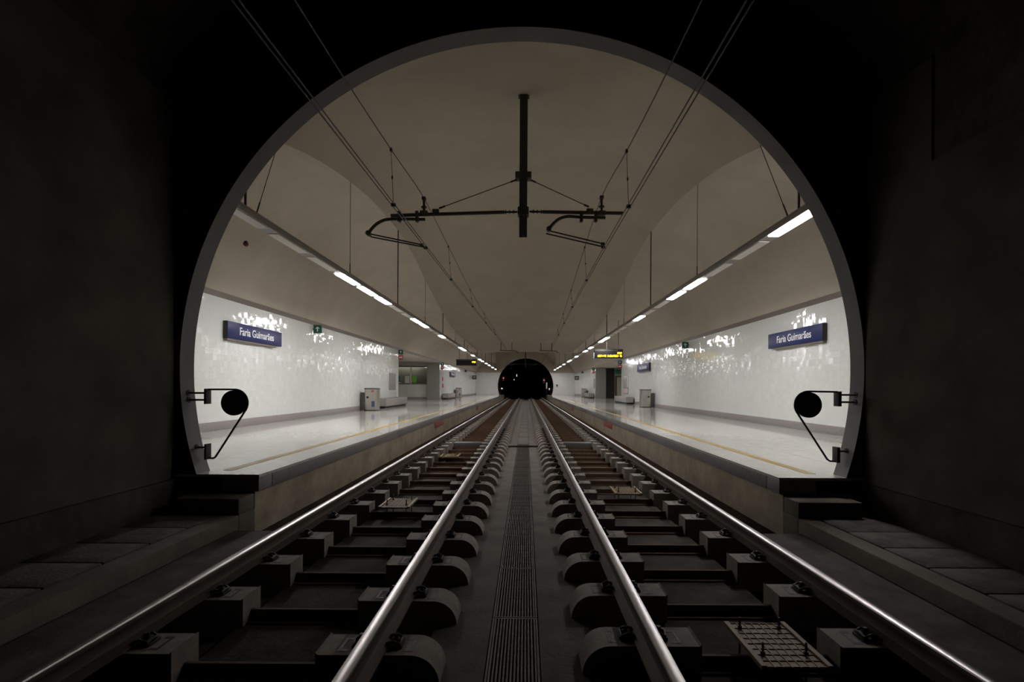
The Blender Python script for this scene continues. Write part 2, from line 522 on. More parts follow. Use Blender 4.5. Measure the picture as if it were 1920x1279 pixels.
# ------------------------------------------------------------------ platforms, tiled walls
for sg, nm in ((-1, 'left'), (1, 'right')):
    o0, o1 = OPN[sg]
    # walking surface
    b = MB()
    b.box((sg * (XE + 0.0), Y0, ZPLAT - 0.03), (sg * 7.3, YE1, ZPLAT))
    struct('floor_' + nm, b, M['stone'], 'polished pale stone floor of the %s platform' % nm)
    # coping
    b = MB()
    b.box((sg * XE, Y0 - 0.006, ZPLAT - 0.187), (sg * (XE + 0.42), 6.115, ZPLAT - 0.03), 0, 0.004)
    y = 6.13
    while y < YE1 - 0.1:
        ye = min(y + 6.0, YE1)
        b.box((sg * XE, y, ZPLAT - 0.187), (sg * (XE + 0.42), ye - 0.008, ZPLAT - 0.03), 0, 0.004)
        y = ye
    struct('trim_1' if sg < 0 else 'trim_2', b, M['coping'], 'dark granite edge slabs of the %s platform' % nm)
    # concrete below
    b = MB()
    b.box((sg * (XE + 0.05), Y0 + 0.004, -0.45), (sg * 7.3, YE1, ZPLAT - 0.188))
    struct('wall_%s_trench' % nm, b, M['concrete'], 'stained concrete wall below the %s platform edge' % nm)
    # tiled wall in two lengths
    b = MB()
    for ya, yb in ((Y1, o0), (o1, YE0)):
        b.box((sg * XW, ya, ZPLAT + 0.19), (sg * (XW + 0.25), yb, ZT))
    struct('wall_' + nm, b, M['tile'], 'pale green white glazed tile wall behind the %s platform' % nm)
    b = MB()
    for ya, yb in ((Y1, o0), (o1, YE0)):
        b.box((sg * (XW - 0.03), ya, ZPLAT), (sg * (XW + 0.24), yb, ZPLAT + 0.19), 0, 0.006)
    struct('baseboard_' + nm, b, M['granite'], 'purplish grey granite skirting of the %s platform wall' % nm)
    b = MB()
    b.box((sg * (XW + 0.01), Y1, ZT), (sg * (XW + 0.6), YE0, ZB + 0.02))
    struct('trim_3' if sg < 0 else 'trim_4', b, M['brownmetal'], 'dark band between tiles and vault on the %s' % nm)
    # yellow line
    b = MB()
    b.box((sg * 3.41, Y1 + 0.03, ZPLAT), (sg * 3.53, YE0 - 0.02, ZPLAT + 0.003))
    tag(b.build('safety_line', M['yellow']), 'yellow safety line painted along the %s platform' % nm, 'floor line')
    # side hall behind the wall opening
    b = MB()
    b.face([(sg * 7.25, o0 - 6, ZPLAT), (sg * 13, o0 - 6, ZPLAT), (sg * 13, o1 + 4, ZPLAT), (sg * 7.25, o1 + 4, ZPLAT)])
    struct('floor_hall_' + nm, b, M['stone'], 'polished floor of the side hall off the %s platform' % nm)
    b = MB()
    b.box((sg * 7.0, o0 - 6, ZT - 0.02), (sg * 13, o1 + 4, ZT + 0.1))
    struct('ceiling_hall_' + nm, b, M['ceil2'], 'ceiling of the side hall off the %s platform' % nm)
    b = MB()
    b.box((sg * 13, o0 - 6, ZPLAT), (sg * 13.1, o1 + 4, ZT))
    b.box((sg * 7.2, o0 - 6.1, ZPLAT), (sg * 13, o0 - 6, ZT))
    b.box((sg * 7.2, o1 + 4, ZPLAT), (sg * 13, o1 + 4.1, ZT))
    struct('wall_hall_' + nm, b, M['pillar'], 'walls of the side hall off the %s platform' % nm)
    t = thing('ceiling_light', (sg * 9.6, (o0 + o1) / 2 - 1.5, ZT - 0.025), 'added fill light panel on the ceiling of the side hall off the %s platform' % nm, 'light')  # unseen panel added to light the side hall
    MB().box((-0.35, -2.2, -0.06), (0.35, 2.2, 0.0), 0, 0.01).build('frame', M['housing'], t)
    MB().box((-0.3, -2.1, -0.066), (0.3, 2.1, -0.058)).build('diffuser', mat('hall_fill_diffuser_' + nm, (0.9, 0.9, 0.9), 0.5, emit=(1, 0.97, 0.9), strength=(9.0 if sg < 0 else 5.0)), t)

# left opening: cladding pier and booth window facing the camera
o1 = OPN[-1][1]
b = MB()
b.box((-7.98, o1 - 0.02, ZPLAT), (-XW, o1 + 0.25, ZT))
struct('pillar_left', b, M['pillar'], 'grey clad pier at the far side of the left opening')
b = MB()
b.box((-11.5, o1 + 0.30, ZPLAT + 0.19), (-7.985, o1 + 0.42, 1.62))
struct('wall_booth', b, M['cladlight'], 'pale counter wall of the booth in the left opening')
b = MB()
b.box((-11.5, o1 + 0.27, ZPLAT), (-7.985, o1 + 0.42, ZPLAT + 0.19))
struct('baseboard_booth', b, M['granite'], 'grey skirting under the booth counter')
b = MB()
b.box((-11.5, o1 + 0.18, 1.62), (-7.985, o1 + 0.5, 1.68), 1)
b.box((-11.5, o1 + 0.30, 3.02), (-7.985, o1 + 0.40, 3.10), 0)
b.box((-9.42, o1 + 0.31, 1.68), (-9.32, o1 + 0.39, 3.02), 2)
b.box((-8.08, o1 + 0.31, 1.68), (-7.985, o1 + 0.39, 3.02), 2)
w = struct('window_1', b, [M['signdark'], M['brownmetal'], M['cladlight']], 'booth window with dark ledge in the left opening')
g = MB().box((-11.5, o1 + 0.345, 1.68), (-8.08, o1 + 0.355, 3.02)).build('pane', M['glass'], w)
b = MB()
b.box((-11.5, o1 + 0.30, 3.10), (-7.985, o1 + 0.42, ZT))
b.box((-11.5, o1 + 1.1, ZPLAT), (-7.985, o1 + 1.2, ZT))
struct('wall_booth_back', b, M['booth'], 'olive grey back of the booth behind the window')
t = thing('ceiling_light', (-9.7, o1 + 0.75, ZT - 0.06), 'added fill lamp inside the booth behind the window of the left opening', 'light')  # unseen lamp added to brighten the booth behind its glass
MB().box((-1.2, -0.12, 0.0), (1.2, 0.12, 0.06), 0, 0.01).build('frame', M['housing'], t)
MB().box((-1.15, -0.1, -0.008), (1.15, 0.1, 0.002)).build('diffuser', mat('booth_fill_diffuser', (0.9, 0.9, 0.9), 0.5, emit=(1, 0.97, 0.85), strength=5.0), t)
for (n_, x0, x1, z0, z1, mm, lb) in (
        ('green_notice', -9.30, -8.92, 1.74, 2.28, 'greenpaper', 'green notice in the booth window of the left opening'),
        ('white_notice', -9.86, -9.50, 1.70, 2.28, 'paper', 'white notice in the booth window of the left opening'),
        ('blue_notice', -10.50, -10.28, 1.80, 2.26, 'bluepaper', 'narrow blue notice at the left of the booth window')):
    b = MB().box((x0, o1 + 0.325, z0), (x1, o1 + 0.338, z1), 0, 0.002)
    tag(b.build(n_, M[mm]), lb, 'notice')
b = MB().box((-10.55, o1 + 0.2, 1.68), (-10.15, o1 + 0.32, 1.80), 0, 0.01)
tag(b.build('leaflet_box', M['limepaper']), 'yellow green leaflet box on the booth ledge', 'box')

# right opening: two toned pier and the passage with a door
o0, o1 = OPN[1]
b = MB()
b.box((XW, o1 - 0.02, ZPLAT), (7.98, o1 + 0.25, ZT))
struct('pillar_right', b, M['pillar'], 'grey clad pier at the far side of the right opening')
b = MB()
b.box((7.985, o1 + 1.2, ZPLAT), (9.0, o1 + 1.4, ZT))
struct('wall_passage', b, M['darkgrey'], 'dark wall beside the pier in the right opening')
b = MB()
b.box((9.05, o1 + 0.85, ZPLAT), (9.20, o1 + 0.97, 2.62), 0, 0.01)
b.box((9.85, o1 + 0.85, ZPLAT), (9.97, o1 + 0.97, 2.62), 0, 0.01)
b.box((9.2, o1 + 0.85, 2.5), (9.85, o1 + 0.97, 2.62), 0, 0.01)
d = struct('door_1', b, M['wood'], 'cream door in a brown frame in the right opening')
MB().box((9.2, o1 + 0.9, ZPLAT + 0.01), (9.85, o1 + 0.95, 2.5), 0, 0.005).build('door_leaf', M['cream'], d)
MB().box((9.26, o1 + 0.86, 1.38), (9.38, o1 + 0.9, 1.42), 0, 0.006).build('door_handle', M['steel'], d)
b = MB().box((9.0, o1 + 0.98, ZPLAT), (13, o1 + 1.1, ZT))
struct('wall_passage_back', b, M['booth'], 'wall around the cream door in the right opening')
t = thing('hanging_sign', (9.4, o1 - 0.4, 2.78), 'dark green overhead sign hanging in the right opening', 'sign')
MB().box((-0.62, -0.06, 0.0), (0.62, 0.06, 0.38), 0, 0.01).build('sign_panel', M['green'], t)
for x in (-0.4, 0.4):
    MB().cyl((x, 0, 0.38), (x, 0, ZT - 0.02 - 2.78), 0.012).build('hanger', M['black'], t)

# pale panels on the far end wall beside the portal; a small wall box on the right
for sg, nm in ((-1, 'left'), (1, 'right')):
    b = MB()
    for za, zb_ in ((ZPLAT + 0.01, 1.44), (1.452, 3.47)):
        zz = [za + (zb_ - za) * i / 16 for i in range(17)]
        inn = [XP + sg * (math.sqrt(RP * RP - (z - ZP) ** 2) + 0.02) for z in zz]
        for Y in (YE0 - 0.025, YE0 - 0.001):
            b.grid([[(x, Y, z), (sg * (XW - 0.002), Y, z)] for x, z in zip(inn, zz)], 0, False)
        b.grid([[(x, YE0 - 0.025, z), (x, YE0 - 0.001, z)] for x, z in zip(inn, zz)], 0, False)
        for k in (0, -1):
            b.face([(inn[k], YE0 - 0.025, zz[k]), (sg * (XW - 0.002), YE0 - 0.025, zz[k]), (sg * (XW - 0.002), YE0 - 0.001, zz[k]), (inn[k], YE0 - 0.001, zz[k])])
    struct('wall_back_' + nm, b, M['endwall'], 'pale cladding of the far end wall %s of the tunnel mouth' % nm)
t = thing('wall_box', (4.45, YE0 - 0.026, 1.72), 'small black box on the pale far end wall right of the tunnel', 'box')
MB().box((-0.12, -0.12, -0.16), (0.12, 0.0, 0.16), 0, 0.02).build('case', M['darkgrey'], t)

# ------------------------------------------------------------------ tunnels
def tunnel(tagname, ya, yb, desc):
    XT = 3.925
    for sg, nm in ((-1, 'left'), (1, 'right')):
        b = MB()
        inner = (lambda x: sg * x)
        b.box((inner(XT), ya, 0.33), (inner(XT + 0.5), yb, 3.57 if sg > 0 else 4.6), 0)
        b.box((inner(XT - 0.03), ya, -0.45), (inner(XT + 0.5), yb, 0.326), 1)
        if sg > 0:
            if tagname == 'near':
                b.box((inner(XT + 0.03), ya, 3.57), (inner(XT + 0.5), 4.9, 4.6), 1)
                b.box((inner(XT + 0.012), 4.9, 3.575), (inner(XT + 0.5), yb, 4.6), 0)
            else:
                b.box((inner(XT + 0.03), ya, 3.57), (inner(XT + 0.5), yb, 4.6), 1)
        struct('wall_%s_%s' % (nm, tagname), b, [M['tunnel'], M['tunnel_dark']], 'dark concrete wall of the %s tunnel on the %s' % (desc, nm))
    b = MB()
    prof = [(XT + 0.06, 4.59)] + [((XT + 0.06) * math.cos(PI * i / 32), 4.6 + 1.7 * math.sin(PI * i / 32)) for i in range(1, 32)] + [(-(XT + 0.06), 4.59)]
    b.prism_y(prof, ya, yb, 0, closed=False, smooth=True)
    struct('ceiling_' + tagname, b, M['tunnel_dark'], 'black arched roof of the %s tunnel' % desc)


tunnel('near', -8.0, Y0, 'near')
tunnel('far', YE1, 118.0, 'far')

# ------------------------------------------------------------------ track bed
b = MB()
YA, YB = -8.0, 118.0
b.box((-0.172, YA, -0.46), (0.172, YB, -0.43), 2)
for sg in (-1, 1):
    b.box((sg * 0.172, YA, -0.5), (sg * 0.575, YB, -0.34), 1, 0.006)
    b.box((sg * 0.575, YA, -0.5), (sg * 1.10, YB, -0.43), 0)
    b.box((sg * 1.10, YA, -0.5), (sg * 2.02, YB, -0.366), 0, 0.01)
    b.box((sg * 2.02, YA, -0.5), (sg * 3.06, YB, -0.43), 0)
    b.box((sg * 2.48, YA, -0.43), (sg * 3.004, 5.42, -0.14), 0, 0.015)
    b.box((sg * 2.48, YE1 + 0.4, -0.43), (sg * 3.06, YB, -0.14), 0, 0.015)
    b.box((sg * 2.62, 5.42, -0.43), (sg * 3.06, YE1 + 0.4, -0.30), 0, 0.01)
struct('floor', b, [M['bed'], M['centre'], M['plinth']], 'concrete track bed with a centre drain between the two tracks')

# walkway kerbs in both tunnels
for tagname, ya, yb in (('near', -8.0, 5.5), ('far', YE1, 118.0)):
    for sg, nm in ((-1, 'left'), (1, 'right')):
        b = MB()
        b.box((sg * 3.004, ya, -0.45), (sg * 3.20, yb, 0.0), 0, 0.012)
        b.box((sg * 3.20, ya, -0.45), (sg * 3.90, yb, -0.06), 0)
        if tagname == 'near':
            b.box((sg * 3.004, 5.5, -0.45), (sg * 3.90, Y0 + 0.002, 0.0), 0, 0.004)
        else:
            b.box((sg * 3.20, ya, -0.06), (sg * 3.90, yb, 0.0), 0, 0.012)
        struct('kerb_%s_%s' % (nm, tagname), b, [M['kerb']], 'concrete kerb of the %s walkway in the %s tunnel' % (nm, tagname))
ordn = ['first', 'second', 'third', 'fourth', 'fifth', 'sixth', 'seventh', 'eighth', 'ninth', 'tenth', 'eleventh', 'twelfth', 'thirteenth', 'fourteenth', 'fifteenth', 'sixteenth', 'seventeenth', 'eighteenth', 'nineteenth', 'twentieth', 'twenty-first', 'twenty-second', 'twenty-third', 'twenty-fourth', 'twenty-fifth']
lid = None
for sg, nm in ((-1, 'left'), (1, 'right')):
    for k in range(6):
        y = 5.49 - 0.5 * k - 0.25
        lb = 'dark concrete trough cover of the %s walkway, %s from the step' % (nm, ordn[k])
        if lid is None:
            lid = MB().box((-0.335, -0.243, -0.06), (0.335, 0.243, 0.004), 0, 0.012).build('trough_cover', M['lid'], None, (sg * 3.548, y, 0))
            tag(lid, lb, 'cover', 'trough covers of the %s walkway' % nm)
        else:
            dup(lid, (sg * 3.548, y, 0), lb, 'trough covers of the %s walkway' % nm)
    b = MB().box((sg * 3.006, 5.50, 0.0), (sg * 3.70, Y0, 0.172), 0, 0.014)
    tag(b.build('step_block', M['kerb']), 'low concrete step below the end of the %s platform' % nm, 'step')

# ------------------------------------------------------------------ drain gratings
gb = MB()
W_, L_ = 0.33, 1.04
for x in (-W_ / 2 + 0.006, W_ / 2 - 0.006):
    gb.box((x - 0.006, -L_ / 2, -0.04), (x + 0.006, L_ / 2, 0))
for y in (-L_ / 2 + 0.006, L_ / 2 - 0.006):
    gb.box((-W_ / 2 + 0.012, y - 0.006, -0.04), (W_ / 2 - 0.012, y + 0.006, 0))
for i in range(14):
    x = -W_ / 2 + 0.012 + (i + 0.5) * (W_ - 0.024) / 14
    gb.box((x - 0.0055, -L_ / 2 + 0.012, -0.03), (x + 0.0055, L_ / 2 - 0.012, -0.001))
for i in range(4):
    y = -L_ / 2 + (i + 1) * L_ / 5
    gb.box((-W_ / 2 + 0.012, y - 0.004, -0.038), (W_ / 2 - 0.012, y + 0.004, -0.024))
gr = None
for k in range(12):
    y = 2.78 + 1.05 * k + 0.525
    if y > 15: break
    lb = 'steel drain grating between the tracks, %s from the camera' % ordn[k]
    if gr is None:
        gr = gb.build('drain_grating', M['grating'], None, (0, y, -0.335))
        tag(gr, lb, 'grating', 'drain gratings between the tracks')
    else:
        dup(gr, (0, y, -0.335), lb)
cov = None
y = 15.6
while y < 72:
    if cov is None:
        cov = MB().box((-0.165, 0, -0.05), (0.165, 1.985, 0), 0, 0.006).build('drain_cover', M['centre'], None, (0, y, -0.335))
        tag(cov, 'solid concrete drain cover between the tracks, beyond the black cable', 'cover', 'solid drain covers beyond the cable')
    else:
        dup(cov, (0, y, -0.335), cov['label'])
    y += 2.0

# ------------------------------------------------------------------ rails
prof = [(-0.07, -0.159), (0.07, -0.159), (0.07, -0.149), (0.045, -0.141), (0.012, -0.128), (0.008, -0.11), (0.008, -0.062), (0.014, -0.05), (0.034, -0.04), (0.0355, -0.014), (0.031, -0.005), (0.022, -0.001), (0.0, 0.0),
        (-0.022, -0.001), (-0.031, -0.005), (-0.0355, -0.014), (-0.034, -0.04), (-0.014, -0.05), (-0.008, -0.062), (-0.008, -0.11), (-0.012, -0.128), (-0.045, -0.141), (-0.07, -0.149)]
top_edges = {9, 10, 11, 12, 13, 14}
for x, lb in ((-TC - GA, 'outer rail of the left track, beside the left platform'), (-TC + GA, 'inner rail of the left track, left of the drain'),
              (TC - GA, 'inner rail of the right track, right of the drain'), (TC + GA, 'outer rail of the right track, beside the right platform')):
    b = MB()
    n = len(prof)
    v = [(px, -6.0, pz) for px, pz in prof] + [(px, 116.0, pz) for px, pz in prof]
    for k in range(n):
        b.idx([v[k], v[(k + 1) % n], v[n + (k + 1) % n], v[n + k]], [(0, 1, 2, 3)], 1 if k in top_edges else 0, k in top_edges)
    b.face(v[:n][::-1]); b.face(v[n:])
    tag(b.build('rail', [M['rail_side'], M['rail_top']], None, (x, 0, 0)), 'long steel ' + lb, 'rail')

# ------------------------------------------------------------------ sleepers
def block_mesh(sg):
    """concrete block below one rail; its outer end is rounded"""
    out = []
    x_in, x_out, zt, zb, r = -0.335, 0.385, -0.171, -0.43, 0.17
    pr = [(x_in, zb), (x_in, zt + 0.012), (x_in + 0.012, zt), (x_out - r, zt)]
    for i in range(1, 9):
        a = PI / 2 * (1 - i / 8)
        pr.append((x_out - r + r * math.cos(a), zt - r + r * math.sin(a)))
    pr.append((x_out - 0.03, zb))
    b = MB()
    b.prism_y([(sg * x, z) for x, z in pr], -0.125, 0.125)
    return b


def clip_mb(sg):
    """rail clip: base plate plus bent spring"""
    b = MB()
    b.box((sg * 0.072, -0.055, -0.171), (sg * 0.15, 0.055, -0.152), 0, 0.004)
    b.tube([(sg * 0.055, -0.05, -0.142), (sg * 0.10, -0.05, -0.130), (sg * 0.135, -0.045, -0.148), (sg * 0.14, 0, -0.135), (sg * 0.135, 0.045, -0.148), (sg * 0.10, 0.05, -0.130), (sg * 0.055, 0.05, -0.142)], 0.009, 6)
    b.cyl((sg * 0.105, 0, -0.155), (sg * 0.105, 0, -0.105), 0.014, 8)
    for yy in (-0.07, 0.07):
        b.box((sg * 0.165, yy - 0.012, -0.172), (sg * 0.21, yy + 0.012, -0.1695))
    b.box((sg * 0.205, -0.082, -0.172), (sg * 0.222, 0.082, -0.1695))
    return b


tie_mb = MB()
tie_mb.box((-0.45, -0.012, -0.365), (0.45, 0.012, -0.285))
tie_mb.box((-0.45, -0.085, -0.3655), (0.45, -0.012, -0.352))


def make_sleeper(loc, label, group):
    t = thing('sleeper', loc, label, 'sleeper', group)
    for sg in (-1, 1):
        o = block_mesh(sg).build('block', M['block'], t, (sg * GA, 0, 0))
        for cs in (-1, 1):
            clip_mb(cs).build('rail_clip', M['clip'], o)
    tie_mb.build('tie_bar', M['tie'], t)
    return t


far_mesh = MB()
for sg in (-1, 1):
    q = block_mesh(sg)
    far_mesh.idx([(x + sg * GA, y, z) for x, y, z in q.v], q.f, 0)
far_mesh.idx(tie_mb.v, tie_mb.f, 1)
proto, far_proto = None, None
for sg, nm, f0 in ((-1, 'left', 2.97), (1, 'right', 3.09)):
    k = 0
    y = f0 + 0.125
    while y < 71.5:
        if y < 19.5:
            lb = 'concrete twin-block sleeper under the %s track, %s from the camera' % (nm, ordn[k])
            gp = 'near sleepers of the %s track' % nm
            if proto is None:
                proto = make_sleeper((sg * TC, y, 0), lb, gp)
            else:
                dup(proto, (sg * TC, y, 0), lb, gp)
        else:
            lb = 'far concrete sleeper in the brown stretch of the %s track' % nm
            gp = 'far sleepers of the %s track' % nm
            if far_proto is None:
                far_proto = far_mesh.build('sleeper', [M['block'], M['tie']], None, (sg * TC, y, 0))
                tag(far_proto, lb, 'sleeper', gp)
            else:
                dup(far_proto, (sg * TC, y, 0), lb, gp)
        y += 0.752
        k += 1

# ------------------------------------------------------------------ yellow plates in the track
def make_plate(loc, label):
    t = thing('mounting_plate', loc, label, 'plate', 'yellow plates between the rails')
    b = MB()
    w, l = 0.205, 0.28
    b.box((-w, -l, -0.012), (w, l, 0.0))
    b.box((-w, -l, 0.0), (-w + 0.03, l, 0.014)); b.box((w - 0.03, -l, 0.0), (w, l, 0.014))
    for i in range(1, 7):
        x = -w + 0.03 + i * (2 * w - 0.06) / 7
        b.box((x - 0.003, -l, 0.0), (x + 0.003, l, 0.005))
    for i in range(9):
        y = -l + 0.01 + i * (2 * l - 0.02) / 8
        b.box((-w + 0.03, y - 0.003, 0.0), (w - 0.03, y + 0.003, 0.0052))
    b.build('plate', M['plate'], t)
    for x in (-0.13, 0.13):
        for y in (-0.13, 0.2):
            b = MB()
            b.cyl((x, y, -0.16), (x, y, 0.075), 0.007, 8)
            b.cyl((x, y, 0.0), (x, y, 0.02), 0.014, 6)
            b.build('bolt', M['black'], t)
    return t


P = make_plate((1.63, 3.20, -0.205), 'yellow gridded plate on four bolts in the right track, nearest the camera')
dup(P, (1.63, 7.98, -0.205), 'yellow plate with bolts in the right track, further into the station')
dup(P, (-1.66, 7.02, -0.205), 'yellow plate with bolts in the left track, the nearer of two there')
dup(P, (-1.68, 11.95, -0.205), 'yellow plate with raised sides in the left track, the further of two there')

# cable crossing
for sg, nm in ((-1, 'left'), (1, 'right')):
    t = thing('cable_box', (sg * TC, 14.75 if sg < 0 else 14.87, -0.365), 'dark flat cable box between the rails of the %s track' % nm, 'cable box')
    MB().box((-0.42, -0.16, 0.0), (0.42, 0.16, 0.17), 0, 0.02).build('cover', mat('cable_box_grey_' + nm, (0.06, 0.055, 0.055), 0.6), t)
    MB().tube([(sg * 0.42, -0.1, 0.06), (sg * 0.52, -0.16, 0.11), (sg * 0.60, -0.1, 0.05), (sg * 0.66, 0.05, 0.11), (sg * 0.7, 0.16, 0.03)], 0.014, 8).build('cable_tail', M['housing'], t)
b = MB()
b.tube([(-0.62, 14.78, -0.40), (-0.55, 14.78, -0.318), (-0.2, 14.80, -0.308), (0, 14.84, -0.308), (0.2, 14.82, -0.308), (0.55, 14.86, -0.318), (0.62, 14.86, -0.40)], 0.026, 8)
tag(b.build('cable', M['wire']), 'black cable lying across the centre drain', 'cable')

# ------------------------------------------------------------------ light strips
LIT = {-1: {3, 4, 5, 8, 9, 12, 17, 18, 22, 26, 28, 31, 34, 38, 42},
       1: {0, 3, 4, 7, 12, 13, 16, 18, 22, 26, 27, 31, 35, 38, 42}}
for sg, nm, st in ((-1, 'left', 6.60), (1, 'right', 6.85)):
    t = thing('suspended_light_strip', (sg * XS, Y1, ZS), 'long suspended strip of lamps above the %s platform' % nm, 'light')
    pr = [(-0.11, 0.0), (-0.11, 0.05)] + [(-0.11 * math.cos(PI * i / 12), 0.05 + 0.105 * math.sin(PI * i / 12)) for i in range(1, 12)] + [(0.11, 0.05), (0.11, 0.0)]
    MB().prism_y(pr, 0.04, YE0 - Y1 - 0.04, 0, smooth=True).build('housing', M['housing'], t)
    k = 0
    pit = 1.45 if sg < 0 else 1.47
    while st + pit * k + 1.4 < YE0:
        ya = st + pit * k - Y1
        on = k in LIT[sg]
        o = MB().box((-0.085, ya + 0.15, -0.012), (0.085, ya + 1.30, 0.004)).build('light_panel', M['lit'] if on else M['unlit'], t)
        o['label'] = 'glowing white lamp panel' if on else 'unlit pale lamp panel'
        k += 1
    y = 7.4
    k = 0
    while y < YE0:
        zc = min(crease(y), ceil_z(XS, y)) - ZS
        if k % 2 == 0:
            MB().cyl((0, y - Y1, 0.14), (0, y - Y1, zc + 0.02), 0.018, 8).build('suspension_rod', M['black'], t)
        else:
            b = MB()
            b.cyl((0, y - Y1, 0.14), (0, y - Y1, zc + 0.02), 0.006, 6)
            b.cyl((0, y - Y1, 0.15), (0, y - Y1, 0.38), 0.012, 6)
            b.build('suspension_cable', M['black'], t)
        y += 4.4
        k += 1
    # raking stay by the near end
    p0 = (0, 7.70 - Y1, 0.14)
    q = at(517 if sg < 0 else 1425, 283 if sg < 0 else 272, 8.5)
    p1 = (q.x - sg * XS, 8.5 - Y1, q.z - ZS)
    b = MB()
    b.cyl(p0, p1, 0.006, 6)
    d = Vector(p1) - Vector(p0)
    b.cyl(p0, Vector(p0) + d * 0.17, 0.012, 6)
    b.build('suspension_cable', M['black'], t)

# ------------------------------------------------------------------ overhead line support
YS = 9.2
def smooth_path(pts, n=6):
    pts = [Vector(p) for p in pts]
    out = []
    for i in range(len(pts) - 1):
        p0 = pts[max(0, i - 1)]; p1 = pts[i]; p2 = pts[i + 1]; p3 = pts[min(len(pts) - 1, i + 2)]
        for j in range(n):
            t = j / n
            out.append(0.5 * ((2 * p1) + (p2 - p0) * t + (2 * p0 - 5 * p1 + 4 * p2 - p3) * t * t + (3 * p1 - p0 - 3 * p2 + p3) * t**3))
    out.append(pts[-1])
    return out


def make_support(loc, label):
    t = thing('catenary_support', loc, label, 'overhead line support', 'overhead line supports on a ceiling post')
    org = Vector((0, YS, 0))
    def A(px, py, dy=0.0):
        q = at(px, py, YS)
        return q - org + Vector((0, dy, 0))
    top = ceil_z(0, YS) + 0.03
    x = at(981, 400, YS).x
    zb = at(981, 443, YS).z
    b = MB()
    for yy in (-0.07, 0.058):
        b.box((x - 0.07, yy, zb), (x + 0.07, yy + 0.012, top))
    b.box((x - 0.006, -0.06, zb), (x + 0.006, 0.06, top))
    b.build('post', M['black'], t)
    MB().box((x - 0.10, -0.10, top - 0.034), (x + 0.10, 0.10, top - 0.012), 0, 0.004).build('base_plate', M['black'], t)
    zc = at(981, 331, YS).z
    b = MB().box((x - 0.145, -0.10, zc - 0.055), (x + 0.145, 0.10, zc + 0.055), 0, 0.01)
    b.build('collar', M['black'], t)
    zc = at(981, 398, YS).z
    b = MB().box((x - 0.10, -0.10, zc - 0.075), (x + 0.10, 0.10, zc + 0.075), 0, 0.02)
    b.build('arm_bracket', M['black'], t)
    for side in (0, 1):
        if side == 0:
            a0, a1, a2 = A(970, 397.5), A(946, 398), A(733, 404.5)
            st0, st1 = A(969, 337), A(823, 391)
            clamp = (795, 372, 402)
            reg = [A(797, 411.5), A(760, 411), A(735, 411), A(720, 413), A(707, 419.5), A(697, 429), A(691, 438)]
            st = [(A(690, 438), A(791, 459)), (A(695, 444), A(798, 464))]
            hang = (749, 782)
            lug = (817, 396)
        else:
            a0, a1, a2 = A(993, 397), A(1017, 397.5), A(1168, 400)
            st0, st1 = A(996, 338), A(1104, 388)
            clamp = (1128, 370, 402)
            reg = [A(1135, 408.5), A(1090, 407.5), A(1066, 406), A(1050, 410), A(1038, 419), A(1029, 430)]
            st = [(A(1026, 432), A(1130, 457)), (A(1024, 438), A(1131, 463))]
            hang = (1090, 1117)
            lug = (1106, 395)
        b = MB()
        b.tube([a0, a1], 0.018, 10)
        for s in (0.3, 0.6, 0.9):
            q = a0.lerp(a1, s); d = (a1 - a0).normalized()
            b.cyl(q - d * 0.008, q + d * 0.008, 0.036, 12)
        b.tube([a1, a2], 0.031, 14)
        arm = b.build('crossarm', M['black'], t)
        b = MB()
        b.cyl(st0, st1, 0.008, 8)
        b.cyl(st1, st1.lerp(st0, 0.08), 0.018, 8)
        b.cyl(st0, st0.lerp(st1, 0.08), 0.016, 8)
        lq = A(*lug)
        b.box(lq - Vector((0.06, 0.035, 0.03)), lq + Vector((0.06, 0.035, 0.035)), 0, 0.015)
        b.build('stay_rod', M['black'], t)
        b = MB()
        cb, ct = A(clamp[0], clamp[2]), A(clamp[0], clamp[1])
        b.box((cb.x - 0.07, -0.05, cb.z - 0.02), (cb.x + 0.07, 0.05, cb.z + 0.06), 0, 0.015)
        b.cyl(cb, ct, 0.022, 10)
        b.cyl(cb.lerp(ct, 0.40), cb.lerp(ct, 0.48), 0.05, 12)
        b.box((ct.x - 0.035, -0.05, ct.z - 0.035), (ct.x + 0.035, 0.05, ct.z + 0.02), 0, 0.01)
        b.build('messenger_clamp', M['black'], t)
        b = MB().tube(smooth_path(reg), 0.028, 12)
        e = reg[-1]
        b.cyl(e + Vector((0, -0.05, 0)), e + Vector((0, 0.05, 0)), 0.045, 12)
        b.build('registration_tube', M['black'], t)
        for hx in hang:
            h = A(hx, 401)
            MB().box((h.x - 0.028, -0.045, h.z - 0.15), (h.x + 0.028, 0.045, h.z + 0.045), 0, 0.012).build('pipe_clip', M['black'], t)
        for p, q in st:
            b = MB().cyl(p, q, 0.013, 8)
            b.box(q - Vector((0.035, 0.02, 0.03)), q + Vector((0.035, 0.02, 0.02)), 0, 0.008)
            b.build('steady_arm', M['black'], t)
    return t


SUP = make_support((0, YS, 0), 'black ceiling post with two crossarms carrying the overhead wires, near end of the station')
dup(SUP, (0, 2 * YM - YS, 0), 'small distant black ceiling post with crossarms in front of the far tunnel mouth')

# short supports below the low vault
YF = 36.0
for sg, cx, lb in ((-1, at(954, 657, YF).x, 'left'), (1, at(1029, 657, YF).x, 'right')):
    t = thing('wire_bracket', (cx, YF, ceil_z(cx, YF)), 'small dark wire bracket hanging from the low vault over the %s track' % lb, 'bracket', 'small wire brackets under the low vault')
    zr = 3.98 - ceil_z(cx, YF)
    b = MB().tube(smooth_path([(-0.66, 0, zr + 0.02), (0.3, 0, zr), (0.5, 0, zr - 0.02), (0.66, 0, zr - 0.14)]), 0.025, 8)
    b.build('crossarm', M['black'], t)
    for x in (-0.56, 0.22):
        MB().cyl((x, 0, zr), (x, 0, 0.05), 0.02, 8).build('hanger', M['black'], t)

